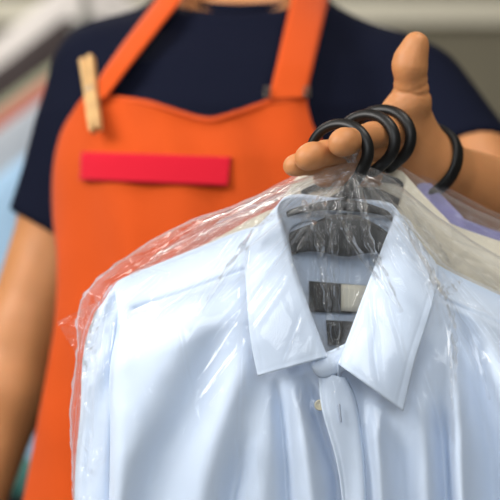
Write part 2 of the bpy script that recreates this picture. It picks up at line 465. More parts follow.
# ---- apron: bib, straps, patch
AP = [(.62, TX, TY, .30, .19), (.80, TX, TY, .285, .188), (.90, TX, TY, .272, .186), (1.0, TX, TY, .255, .180), (1.10, TX, TY, .236, .174),
      (1.20, TX, TY, .226, .170), (1.28, TX, TY, .222, .166), (1.34, TX, TY, .212, .156), (1.38, TX, TY+.004, .198, .142), (1.42, TX, TY+.01, .165, .118), (1.46, TX, TY+.014, .115, .092), (1.49, TX, TY+.02, .09, .08)]
def ap_y(x, z, grow=0.):
    a = lerp1(z, AP, 3)+grow; b = lerp1(z, AP, 4)+grow; cy = lerp1(z, AP, 2)
    q = np.clip(np.abs(x-TX)/a, 0, .985)
    return cy-b*(1-q**2.4)**(1/2.4)
def folds_ap(x, z):
    f = .006*np.sin(x*38+1.2+z*4)*sstep(1.30, 1.05, z)+.0025*np.sin(x*90+z*22)
    return f+.0034*vnoise(x*45, z*26, 11)
def onap(px, py, grow):
    """point on the apron surface seen at pixel (px,py)"""
    y = 1.62
    for _ in range(25):
        p = at(px, py, y); y = float(ap_y(p.x, p.z, grow))
    return at(px, py, y)
apron = MB()
NU, NV = 150, 170
# edges in photograph pixels: left edge, right edge, by row
LE = [(88, 93), (78, 105), (62, 132), (54, 170), (53, 215), (57, 260), (55, 320), (46, 380), (37, 430), (24, 500), (5, 600), (-5, 700)]
RE = [(306, 97), (309, 112), (316, 132), (340, 165), (375, 200), (400, 250), (425, 320), (432, 380), (440, 430), (450, 500), (465, 600), (470, 700)]
le = spline(LE, NV); re = spline(RE, NV)
TOP = [(88, 93), (104, 95), (128, 97), (150, 101), (180, 110), (210, 117), (235, 111), (255, 104), (272, 99), (306, 97)]
top = spline(TOP, NU)
P = np.zeros((NV, NU, 3))
for i in range(NV):
    for j in range(NU):
        u = j/(NU-1)
        x = le[i, 0]*(1-u)+re[i, 0]*u; y = le[i, 1]*(1-u)+re[i, 1]*u
        e = max(0, 1-i/40.); e = e*e*(3-2*e)
        lx = le[0, 0]*(1-u)+re[0, 0]*u; ly = le[0, 1]*(1-u)+re[0, 1]*u
        y += e*(top[j, 1]-ly); x += e*(top[j, 0]-lx)
        p = onap(x, y, .004)
        sag = .004*math.exp(-((x-205)/60)**2-((y-125)/18)**2)
        p.y -= float(folds_ap(np.array(p.x), np.array(p.z)))-sag
        P[i, j] = p
apron.grid(P)
apron_o = apron.build('apron', M['orange'], person, solid=.0022)
hem = MB(); hem.tube([Vector(q)+Vector((0, -.002, -.004)) for q in P[0]], .0022, 6); hem.tube([Vector(q)+Vector((.002, -.001, 0)) for q in P[:, 0]], .0022, 6)
hem.build('hem', M['orange'], apron_o)
def strap(ptsL, ptsR, name, grow, parent, n=40, m=8, mt='orange'):
    a = spline(ptsL, n); b = spline(ptsR, n); P = np.zeros((n, m, 3))
    for i in range(n):
        for j in range(m):
            u = j/(m-1); q = a[i]*(1-u)+b[i]*u; P[i, j] = onap(q[0], q[1], grow)
    mb = MB(); mb.grid(P, flip=True); return mb.build(name, M[mt], parent, solid=.003)
strap([(86, 100), (112, 60), (138, 25), (157, 0), (166, -15), (180, -45)], [(104, 100), (132, 63), (160, 27), (181, 0), (190, -15), (206, -45)], 'strap', .012, apron_o)
strap([(268, 99), (272, 84), (281, 45), (291, 0), (296, -25), (301, -45)], [(305, 98), (309, 84), (318, 45), (328, 0), (333, -25), (334, -45)], 'strap', .009, apron_o)
bk = MB()
for xx in (267, 307):
    q = [onap(xx-2.5, 87, .014), onap(xx+2.5, 87, .014), onap(xx+2.5, 97, .014), onap(xx-2.5, 97, .014)]
    bk = MB(); bk.tube(q+q[:1], .0010, 8); bk.build('buckle', M['buckle'], apron_o)
strap([(82, 152), (81, 160), (81, 170), (80, 180)], [(231, 157), (230, 166), (229, 176), (228, 186)], 'red_patch', .0095, apron_o, 12, 60, 'red')

# wristband on the holding arm
wd = (Vector(K(420, 156, 1.395))-FM_L).normalized()
wb = MB(); e1 = wd.cross(Vector((0, 0, 1))).normalized(); e2 = wd.cross(e1)
wc = WR_L+wd*.014
prof = []
pbv = BVHTree.FromPolygons([v.co for v in person.data.vertices], [tuple(f.vertices) for f in person.data.polygons])
wr = []
for k in range(48):
    a = 2*PI*k/48; dv = e1*math.cos(a)+e2*math.sin(a); best = .02
    for dx in (-.005, 0, .005):
        ht = pbv.ray_cast(wc+wd*dx, dv, .06)
        if ht[0] is not None: best = max(best, ht[3])
    wr.append(min(best, .036))
wr = [max(wr[(k+q) % 48] for q in (-1, 0, 1)) for k in range(48)]
wr = [sum(wr[(k+q) % 48] for q in (-2, -1, 0, 1, 2))/5+.0004 for k in range(48)]
for k in range(49):
    a = 2*PI*k/48; prof.append([wc+wd*dx+(e1*math.cos(a)+e2*math.sin(a))*(wr[k % 48]+dr) for dx, dr in ((-.0065, 0), (-.0065, .003), (-.005, .0042), (.005, .0042), (.0065, .003), (.0065, 0))])
wb.grid([[list(q) for q in r] for r in prof]); wbo = wb.build('wristband', M['band'], person)

# clothespin clipped on the strap end
pin = empty('clothespin', onap(93, 92, .02), 'pale wooden clothespin clipped to the apron strap near its top corner', 'clothespin')
top_, bot_ = onap(87, 58, .026), onap(96, 131, .026)
ax = (bot_-top_).normalized(); nrm = Vector((-.35, -.94, 0)); nrm = (nrm-ax*nrm.dot(ax)).normalized(); sd = ax.cross(nrm)
for s_, lab in ((-1, 'prong'), (1, 'prong')):
    mb = MB(); rows = []
    for t in np.linspace(0, 1, 15):
        c = top_.lerp(bot_, t)+sd*s_*(.0036+.0012*abs(t-.5)*2*(1 if t < .5 else .3))
        h_ = .0034*(1-.35*max(0, (t-.85)/.15)); d_ = .005
        rows.append([list(c+sd*a*h_+nrm*b*d_) for a, b in ((-1, -1), (1, -1), (1, 1), (-1, 1))])
    mb.grid(rows, closed_v=True); n = len(mb.v); mb.f += [(0, 1, 2, 3), (n-1, n-2, n-3, n-4)]; mb.mi += [0, 0]
    mb.build(lab, M['wood'], pin, smooth=False, bevel=.001)
sp = MB(); cm = top_.lerp(bot_, .45)
sp.tube([cm+ax*(.004*math.cos(a))+nrm*(.006*math.sin(a))+sd*(-.006+.012*a/(8*PI)) for a in np.linspace(0, 8*PI, 80)], .0007, 6)
sp.build('spring', M['steel'], pin)

# ================================================================== SHIRT (front one, light blue)
S0 = pw(345, 203, -.02)       # shared origin of a shirt and of its bag
shirt = empty('dress_shirt', S0, 'light blue dress shirt in front with its collar open around the hanger', 'shirt', 'bagged shirts on hangers')
FOLDS = [  # polyline px, amplitude m, sigma px, fade-in end, fade-out start
    ([(215, 285), (172, 350), (138, 420), (110, 500), (100, 600)], .0055, 24, .12, .9),
    ([(236, 310), (200, 390), (162, 455), (138, 530), (128, 700)], -.0055, 17, .2, .9),
    ([(252, 418), (238, 470), (226, 520), (214, 620)], -.009, 10, .35, .8),
    ([(252, 320), (230, 400), (204, 480), (188, 580)], .007, 17, .25, .9),
    ([(268, 410), (262, 520), (256, 640)], .004, 12, .2, .9),
    ([(277, 372), (282, 430), (288, 520), (292, 640)], -.008, 6.5, .15, .8),
    ([(294, 375), (306, 450), (314, 520), (316, 640)], .006, 9, .15, .9),
    ([(303, 372), (320, 428), (336, 474), (340, 540), (342, 700)], -.013, 9, .1, .8),
    ([(374, 392), (380, 470), (384, 560), (386, 700)], .009, 9, .15, .8),
    ([(398, 420), (404, 500), (408, 640)], -.006, 12, .2, .9),
    ([(420, 380), (426, 450), (428, 560)], .006, 12, .2, .9),
    ([(430, 380), (442, 440), (447, 510), (450, 660)], -.014, 9, .25, .85),
    ([(452, 330), (459, 420), (462, 520), (466, 680)], .010, 9, .25, .85),
    ([(452, 300), (472, 370), (492, 450), (500, 560)], -.010, 13, .2, .85),
    ([(440, 270), (486, 330), (520, 420), (530, 560)], .008, 14, .2, .85),
    ([(120, 320), (140, 305), (160, 300)], -.002, 6, .3, .7),
    ([(550, 340), (560, 450), (560, 640)], -.006, 16, .2, .9),
]
def fold_w(x, y):
    w = np.zeros(np.shape(x))
    for line, A, s, fi, fo in FOLDS:
        d, t = pdist(x, y, line)
        w += 1.4*A*np.exp(-(d/s)**2)*sstep(0, fi, t)*(1-.9*sstep(fo, 1, t))
    # yoke seam on the photo-left shoulder
    for line in ([(134, 309), (190, 290), (250, 268)], [(440, 298), (520, 334), (570, 358)]):
        d, t = pdist(x, y, line); w += -.0022*np.exp(-(d/1.5)**2)+.001*np.exp(-((d-5)/3)**2)
    w += .0012*vnoise(x*.05, y*.03, 5)+.0006*vnoise(x*.12+y*.05, y*.07, 9)
    return w
TL = [(329, 377, .022), (308, 335, .018), (296, 290, .009), (288, 255, -.005), (282, 228, -.018), (250, 228, -.022), (200, 247, -.022), (150, 267, -.022), (122, 279, -.024), (112, 290, -.034)]
TR = [(340, 380, .022), (352, 345, .018), (370, 305, .009), (388, 262, -.005), (396, 236, -.018), (440, 266, -.022), (500, 295, -.022), (560, 322, -.022), (590, 336, -.024), (599, 348, -.034)]
BL = [(366, 1010, .02), (300, 1015, .02), (250, 1020, .02), (220, 1020, .018), (200, 1020, .015), (180, 1015, .012), (150, 1005, .01), (120, 995, .0), (104, 988, -.015), (100, 985, -.034)]
BR = [(355, 1010, .02), (400, 1015, .02), (450, 1020, .02), (480, 1020, .018), (500, 1020, .015), (520, 1015, .012), (550, 1005, .01), (580, 995, .0), (600, 988, -.015), (604, 985, -.034)]
def front_panel(T, B, side):
    nu, nv = 170, 230
    T = spline(T, nu); B = spline(B, nu)
    tv = np.linspace(0, 1, nv)**1.45
    x = T[None, :, 0]*(1-tv[:, None])+B[None, :, 0]*tv[:, None]
    y = T[None, :, 1]*(1-tv[:, None])+B[None, :, 1]*tv[:, None]
    u = np.linspace(0, 1, nu)[None, :]+0*x
    if side < 0:     # the placket edge bends a little
        x = x+(1-u)**3*13*np.sin(np.clip((y-374)/150, 0, 1)*PI*.5)*sstep(380, 480, y)
        # armhole curves in
        x = x+u**10*(7*np.exp(-((y-322)/22)**2)-5*np.exp(-((y-350)/60)**2))
    e = sstep(0, 95, y-T[None, :, 1])
    wb = .015+.012*sstep(280, 460, y)
    edge = np.clip((1-u)/.16, 0, 1); wb = wb-(1-np.sqrt(1-(1-edge)**2+1e-9))*.05
    w = T[None, :, 2]*(1-e)+wb*e
    w = w+fold_w(x, y)*sstep(4, 40, y-T[None, :, 1])*sstep(0, .08, 1-u)
    return x, y, w
def to_pts(x, y, w):
    Yd = 1.30-w
    return np.stack([(x-250)/F*Yd, Yd, CZ-(y-250)/F*Yd], -1)
sq = lambda L: [(a, b, c if c > -.018 else -.018+(c+.018)*.45) for a, b, c in L]
body_mb = MB()
FL = front_panel(TL, BL, -1); FR = front_panel(TR, BR, 1)
body_mb.grid(to_pts(*FL)); body_mb.grid(to_pts(*FR), flip=True)
# back panel with yoke, meets the fronts at the shoulders and sides
TB = TL[4:][::-1]+[(300, 222, -.045), (340, 221, -.062), (385, 226, -.05)]+TR[4:]
TB = TB[:6]+sq(TB[6:9])+TB[9:]; TB = spline(TB, 200); nv = 90
BBx = np.linspace(100, 604, 200)
tv = np.linspace(0, 1, nv)[:, None]
bx = TB[None, :, 0]*(1-tv)+BBx[None, :]*tv; by = TB[None, :, 1]*(1-tv)+(985+35*np.sin(np.linspace(0, PI, 200)))[None, :]*tv
ee = sstep(0, 120, by-TB[None, :, 1]); uu = np.linspace(-1, 1, 200)[None, :]+0*bx
bw = TB[None, :, 2]*(1-ee)+(-.036+.003*np.abs(uu)**6)*ee+.002*vnoise(bx*.05, by*.02, 21)*ee
body_mb.grid(to_pts(bx, by, bw), flip=True)
body_mb.build('body', M['blue'], shirt, solid=.0008)
# sleeves
def sleeve(path, hw, hd, side):
    n, m = 70, 48
    c = spline(path, n); W = spline(hw, n)[:, 0]; D = spline(hd, n)[:, 0]
    P = np.zeros((n, m, 3))
    for i in range(n):
        for j in range(m):
            a = 2*PI*j/m; ca, sa = math.cos(a), math.sin(a)
            x = c[i, 0]+W[i]*math.copysign(abs(ca)**.8, ca); w = c[i, 2]+D[i]*math.copysign(abs(sa)**.8, sa)
            w += .003*math.sin(3*a+i*.15)+.002*math.sin(5*a-i*.3); x += 1.6*math.sin(i*.25+2*a)
            P[i, j] = to_pts(np.array(x), np.array(c[i, 1]+side*ca*W[i]*.5*max(0, 1-i/8)), np.array(w))
    mb = MB(); mb.grid(P, closed_v=True); return mb
sl = sleeve([(118, 286, -.036), (110, 312, -.036), (104, 350, -.034), (100, 400, -.034), (98, 480, -.034), (100, 600, -.034), (104, 760, -.034), (106, 900, -.034)],
            [(6,), (14,), (18,), (20,), (22,), (22,), (22,), (20,)], [(.006,), (.022,), (.032,), (.036,), (.036,), (.036,), (.032,), (.03,)], -1)
slo = sl.build('sleeve', M['blue'], shirt, solid=.0008)
sr = sleeve([(594, 342, -.036), (604, 362, -.036), (610, 390, -.034), (614, 440, -.034), (616, 520, -.034), (616, 640, -.034), (614, 800, -.034), (612, 940, -.034)],
            [(6,), (14,), (18,), (20,), (22,), (22,), (22,), (20,)], [(.006,), (.022,), (.032,), (.036,), (.036,), (.036,), (.032,), (.03,)], 1)
sr.build('sleeve', M['blue'], shirt, solid=.0008)
# collar
CF = [(327, 357, .034), (312, 318, .030), (296, 272, .018), (284, 230, .002), (279, 206, -.014), (294, 195, -.038), (340, 199, -.058), (384, 202, -.045), (395, 212, -.018), (384, 244, .0), (366, 290, .018), (349, 336, .031), (338, 364, .036)]
CL = [(258, 376, .040), (251, 342, .036), (247, 298, .026), (246, 258, .008), (253, 232, -.018), (285, 226, -.056), (340, 230, -.070), (400, 236, -.058), (433, 260, -.022), (436, 284, .006), (429, 316, .024), (415, 360, .037), (403, 411, .043)]
CN = [(322, 374, .024), (309, 335, .019), (297, 290, .010), (291, 255, -.005), (289, 232, -.018), (304, 222, -.042), (340, 221, -.060), (384, 226, -.048), (390, 240, -.018), (383, 264, -.005), (367, 305, .010), (350, 345, .020), (338, 380, .026)]
n = 220
cf, cl, cn = spline(sq(CF), n), spline(sq(CL), n), spline(sq(CN), n)
def surf_w(x, y):
    """front panel relief under a collar leaf"""
    return .0
mcol = 46; leaf = np.zeros((mcol, n, 3))
ph = np.linspace(-1, 1, n)
for k in range(mcol):
    s = k/(mcol-1)
    q = cf*(1-s)+cl*s
    bul = math.sin(PI*min(1, s*1.0))
    q[:, 2] += .006*bul*np.abs(ph)**.5
    q[:, 0] += np.sign(ph)*0+np.where(np.abs(ph) < .75, 0, 0)
    # roll over the fold
    q[:, 2] += .004*(1-math.exp(-(s/.04)**2))
    # stitch line near the outer edge and near the front edge
    q[:, 2] -= .0007*math.exp(-((s-.90)/.012)**2)
    q[:, 2] -= .0007*np.exp(-((1-np.abs(ph)-.022)/.004)**2)
    q[:, 2] += .0012*np.sin(q[:, 1]*.06+q[:, 0]*.03)*s
    leaf[k] = to_pts(q[:, 0], q[:, 1], q[:, 2])
cmb = MB(); cmb.grid(leaf)
collar = cmb.build('collar', M['blue'], shirt, solid=.0016)
st = np.zeros((14, n, 3))
for k in range(14):
    s = k/13; q = cf*(1-s)+cn*s; st[k] = to_pts(q[:, 0], q[:, 1], q[:, 2]+.002*math.sin(PI*s))
smb = MB(); smb.grid(st, flip=True)
# rounded tab of the stand lapping over under the photo-right leaf
tabm = []
for u in np.linspace(0, 1, 26):
    cx_, cy_ = 349+(312-349)*u, 355+(368-355)*u+2*math.sin(u*PI)
    hh = 11*math.sqrt(max(0, 1-max(0, (u-.72)/.28)**2))+.05
    tabm.append([to_pts(np.array(cx_+v*hh*.35), np.array(cy_+v*hh), np.array(.030+.010*u-.004*v*v)) for v in np.linspace(-1, 1, 9)])
smb.grid(tabm)
smb.build('collar_stand', M['blue'], collar, solid=.0014)
# placket and its buttonhole, buttons
plm = []
pl_l = spline([(318, 372), (322, 410), (336, 460), (342, 500), (345, 560), (346, 700), (346, 1008)], 160)
pl_r = spline([(346, 378), (356, 402), (363, 450), (366, 500), (368, 560), (370, 700), (372, 1008)], 160)
plw = spline([(.030,), (.034,), (.036,), (.036,), (.034,), (.034,), (.03,)], 160)[:, 0]
for i in range(160):
    row = []
    for v in np.linspace(0, 1, 24):
        x = pl_l[i, 0]*(1-v)+pl_r[i, 0]*v; y = pl_l[i, 1]*(1-v)+pl_r[i, 1]*v
        w = plw[i]-.0006*(math.exp(-((v-.14)/.03)**2)+math.exp(-((v-.86)/.03)**2))+.002*math.sin(v*3+i*.05)-.006*max(0, v-.9)/.1
        row.append(to_pts(np.array(x), np.array(y), np.array(w)))
    plm.append(row)
pmb = MB(); pmb.grid(plm); placket = pmb.build('placket', M['blue'], shirt, solid=.0014)
for (bx_, by_) in ((341, 413), (355, 540), (357, 680), (358, 820)):
    th = MB(); th.tube([pw(bx_-1+2*(q-.5)*1, by_-9+18*q, .0385) for q in np.linspace(0, 1, 12)], .0009, 6); th.build('buttonhole', M['thread'], placket)
def button(p, nm='button', parent=shirt):
    b = MB(); R = Matrix.Rotation(PI/2, 3, 'X')
    b.lathe(p, [(0, -.001), (.0045, -.001), (.0048, .0), (.0045, .0012), (.0036, .0013), (.003, .0006), (0, .0006)], 20, R)
    return b.build(nm, M['button'], parent)
button(pw(320, 405, .032)); button(pw(340, 536, .03)); button(pw(342, 676, .03))
# labels inside the neck
def sheet(pts, name, m, parent, w, nx=8, ny=6):
    a, b, c, d = [np.array(q, float) for q in pts]; P = []
    for i in range(ny):
        v = i/(ny-1); row = []
        for j in range(nx):
            u = j/(nx-1); q = (a*(1-u)+b*u)*(1-v)+(d*(1-u)+c*u)*v
            row.append(to_pts(np.array(q[0]), np.array(q[1]), np.array(w+.0015*math.sin(u*4+v))))
        P.append(row)
    mb = MB(); mb.grid(P); return mb.build(name, m, parent, solid=.0008)
nl = sheet([(309, 281), (372, 286), (372, 314), (309, 312)], 'neck_label', M['label_dark'], shirt, -.032)
nl2 = sheet([(341, 284), (371, 286), (371, 312), (341, 311)], 'cream_label_end', M['label_pale'], nl, -.0305)
nl3 = sheet([(326, 320), (360, 322), (358, 346), (328, 345)], 'size_label', M['label_dark'], shirt, -.032)

# ================================================================== HANGERS
def make_hanger(name, ringc, Yr, base, label, rr=27.5, first=True, ang0=-8, ang1=188, tilt=-0.016):
    """ringc: centre of the hook (px), Yr its distance; base: bottom of the shank (3D)"""
    root = empty(name, base, label, 'hanger', 'black hangers held in the hand')
    cx, cy = ringc
    pts = []
    sh = base
    r_m = rr/F*Yr
    c3 = at(cx, cy, Yr)
    arc = []
    for a in np.linspace(math.radians(ang1), math.radians(ang0), 44):
        arc.append(c3+Vector((r_m*math.cos(a), tilt*math.cos(a), r_m*math.sin(a)*1.02)))
    e = arc[-1]
    th0 = math.radians(ang0); mid = e+Vector((math.sin(th0)*.012, .004, -math.cos(th0)*.012))
    pre = [base, base+Vector((.001, -.004, .010)), mid.lerp(base+Vector((.001, -.004, .010)), .45), mid, e]
    shank = [Vector(q) for q in spline([list(q) for q in pre], 24)][:-1]
    path = arc+shank[::-1]
    mb = MB(); mb.tube(path, .0044, 14, True, flat=(1.0, 1.25), up=(0, 1, 0))
    mb.build('hook', M['black'], root)
    return root
def hanger_arms(root, base, rollm, sy=1.0):
    mb = MB()
    def loc(px_, py_, w): 
        v = pw(px_, py_, w)-pw(345, 203, -.02)
        v = Vector((v.x, v.y*sy, v.z)); return base+rollm @ v
    def bar(pts, hs, ds):
        p = spline(pts, 40); h_ = spline([(q,) for q in hs], 40)[:, 0]; d_ = spline([(q,) for q in ds], 40)[:, 0]
        rows = []
        for i in range(40):
            rows.append([loc(p[i, 0], p[i, 1]+h_[i]*math.copysign(abs(math.sin(a))**.5, math.sin(a)), p[i, 2]+d_[i]*math.copysign(abs(math.cos(a))**.5, math.cos(a))) for a in np.linspace(0, 2*PI, 20, endpoint=False)])
        mb.grid([[list(q) for q in r] for r in rows], closed_v=True)
        n0 = len(mb.v)-40*20
        mb.f += [tuple(n0+j for j in range(20)), tuple(len(mb.v)-1-j for j in range(20))]; mb.mi += [0, 0]
    bar([(130, 306, -.030), (190, 283, -.030), (255, 259, -.027), (305, 239, -.020), (345, 235, -.018), (385, 243, -.020), (446, 292, -.027), (510, 324, -.030), (580, 357, -.030)],
        [4, 8, 11, 13, 22, 13, 11, 8, 4], [.004, .004, .004, .005, .005, .005, .004, .004, .004])
    bar([(272, 234, -.024), (286, 215, -.022), (315, 207, -.02), (345, 205, -.02), (376, 210, -.02), (392, 219, -.022), (402, 246, -.024)], [3, 3.5, 4, 6, 4, 3.5, 3], [.005, .005, .005, .007, .005, .005, .005])
    bar([(345, 196, -.02), (345, 204, -.02), (345, 225, -.02)], [3, 6, 6], [.006, .008, .006])
    return mb.build('arms', M['hanger'], root)
# ribs on the arms
I3 = Matrix.Identity(3)
hg = make_hanger('coat_hanger', (339, 152), 1.298, S0, 'black hanger with the frontmost hook, inside the light blue shirt', ang0=-24)
hanger_arms(hg, S0, I3)
roll2 = Matrix.Rotation(math.radians(-7), 3, 'Y'); roll3 = Matrix.Rotation(math.radians(-7), 3, 'Y')
B2 = at(356, 176, 1.360); B3 = at(371, 172, 1.381)
SY = .2
T3 = B3
h2 = make_hanger('coat_hanger', (366, 142), 1.326, B2, 'black hanger with the middle hook, inside the cream shirt', rr=27, ang1=186, ang0=-52)
hanger_arms(h2, B2, roll2, SY)
h3 = make_hanger('coat_hanger', (381, 138), 1.352, B3, 'black hanger with the rearmost hook, inside the lavender shirt', rr=28, ang1=182, ang0=-52)
hanger_arms(h3, B3, roll3, SY)

# ================================================================== PLASTIC BAGS
bag_root = S0
XL = [(158, 349), (163, 344), (170, 322), (178, 302), (190, 268), (205, 234), (220, 190), (240, 150), (262, 118), (280, 95), (300, 80), (320, 76), (345, 77), (380, 73), (410, 69), (450, 71), (500, 72), (700, 78), (1050, 86)]
XR = [(158, 355), (163, 361), (170, 378), (180, 394), (195, 412), (215, 436), (240, 472), (262, 510), (285, 555), (310, 596), (335, 614), (500, 625), (1050, 622)]
WF = [(158, .004), (170, .014), (185, .026), (215, .034), (300, .045), (400, .052), (1050, .05)]
WB = [(158, -.024), (170, -.030), (185, -.036), (215, -.042), (300, -.048), (1050, -.060)]
deps = bpy.context.evaluated_depsgraph_get()
def world_tris(objs):
    vs = []; fs = []
    for o in objs:
        n0 = len(vs); off = Vector((0, 0, 0)); p = o
        while p is not None: off += p.location; p = p.parent
        vs += [v.co+off for v in o.data.vertices]; fs += [tuple(i+n0 for i in f.vertices) for f in o.data.polygons]
    return BVHTree.FromPolygons(vs, fs)
solidobjs = [o for o in shirt.children_recursive if o.type == 'MESH']+[o for o in hg.children if o.name.startswith('arms')]
bvh = world_tris(solidobjs)
# creases: explicit bright ones seen in the photograph, then pleats fanning from the knot, then crumples at the rim
CR = [([(352, 168), (362, 200), (368, 240), (384, 275), (402, 314)], .0040, 2.6), ([(340, 190), (336, 215), (352, 245), (400, 312)], .0038, 2.4),
      ([(300, 196), (318, 236), (326, 300), (330, 350)], .0045, 3.0), ([(318, 196), (330, 236), (334, 330)], .0035, 2.6), ([(305, 205), (312, 260), (322, 330), (340, 420)], .003, 2.5),
      ([(345, 185), (322, 200), (306, 208)], .004, 3), ([(276, 200), (240, 255), (208, 300), (196, 318)], .0045, 4), ([(262, 205), (220, 262), (198, 306)], .004, 3.5),
      ([(254, 210), (244, 300), (240, 420), (232, 520)], .0025, 4), ([(350, 175), (300, 190), (230, 225), (150, 262), (112, 290)], .003, 3.5),
      ([(345, 172), (290, 185), (210, 222), (140, 252)], .004, 4), ([(404, 230), (440, 300), (470, 360), (500, 430)], .003, 3), ([(400, 250), (446, 300), (500, 318)], .003, 2.6),
      ([(432, 282), (446, 288), (456, 278)], .0045, 3.2), ([(420, 240), (450, 320), (456, 420), (452, 520)], .003, 4), ([(422, 365), (440, 420), (460, 470)], .0035, 3),
      ([(350, 170), (400, 220), (430, 280), (440, 330)], .003, 3), ([(112, 290), (104, 330), (96, 380), (92, 470)], .003, 3.5), ([(160, 275), (130, 300), (112, 312), (104, 306)], .0035, 3)]
for k in range(46):
    a = rng.uniform(.02, PI-.02); L0 = rng.uniform(4, 40); L1 = L0+rng.uniform(60, 260)
    c, s = math.cos(a), math.sin(a); wob = rng.uniform(-.12, .12)
    pts = [(352+r*math.cos(a+wob*(r-L0)/200), 163+r*math.sin(a+wob*(r-L0)/200)*(.5+.5*abs(s))+.32*abs(c)*r*1.0) for r in np.linspace(L0, L1, 5)]
    CR.append((pts, rng.choice([-1, 1])*rng.uniform(.0012, .003), rng.uniform(1.6, 4)))
for k in range(60):
    y = rng.uniform(170, 520); x = np.interp(y, [q[0] for q in XL], [q[1] for q in XL])+rng.uniform(-2, 22)
    a = rng.uniform(-.7, 1.0) if y < 300 else rng.uniform(.8, 2.2); l = rng.uniform(10, 32)
    CR.append(([(x, y), (x+l*math.cos(a), y-l*math.sin(a)*.5+2), (x+1.8*l*math.cos(a+.2), y-1.7*l*math.sin(a)*.5)], rng.choice([-1, 1])*rng.uniform(.002, .004), rng.uniform(1.5, 3)))
for k in range(26):
    x = rng.uniform(120, 560); y = rng.uniform(290, 620); a = rng.uniform(1.1, 2.0); l = rng.uniform(40, 160)
    CR.append(([(x, y), (x-l*.5*math.cos(a)+rng.uniform(-6, 6), y+l*.5), (x-l*math.cos(a), y+l)], rng.choice([-1, 1])*rng.uniform(.0008, .002), rng.uniform(2, 5)))
def crease_h(x, y):
    h = np.zeros_like(x)
    for line, A, s in CR:
        L = np.array(line); m = (x > L[:, 0].min()-5*s) & (x < L[:, 0].max()+5*s) & (y > L[:, 1].min()-5*s) & (y < L[:, 1].max()+5*s)
        if not m.any(): continue
        s = s*.72; d, t = pdist(x[m], y[m], line)
        h[m] += 1.7*A*(.6*np.exp(-(d/s)**2)+.4*np.exp(-d/s))*np.clip(np.sin(PI*np.clip(t*1.0, 0, 1)), 0, 1)**.4
    return h
PLEATS = [([(352, 172), (362, 202), (369, 242), (385, 276), (402, 312)], 4.5), ([(342, 186), (338, 212), (354, 244), (398, 308)], 3.5),
          ([(303, 200), (318, 236), (326, 290), (331, 345)], 4.5), ([(324, 200), (333, 240), (336, 300), (338, 350)], 4), ([(340, 180), (320, 200), (300, 212)], 4),
          ([(300, 192), (262, 224), (226, 272), (200, 314)], 4), ([(350, 172), (300, 188), (240, 214), (170, 248)], 4), ([(345, 170), (280, 194), (200, 228), (130, 276)], 5),
          ([(358, 172), (392, 205), (420, 245), (440, 290)], 4), ([(404, 220), (430, 275), (470, 340), (490, 400)], 4), ([(425, 282), (446, 292), (462, 280)], 5),
          ([(112, 285), (100, 310), (88, 350), (80, 400)], 4), ([(350, 176), (350, 210), (346, 250)], 3), ([(450, 300), (454, 350), (452, 410)], 4)]
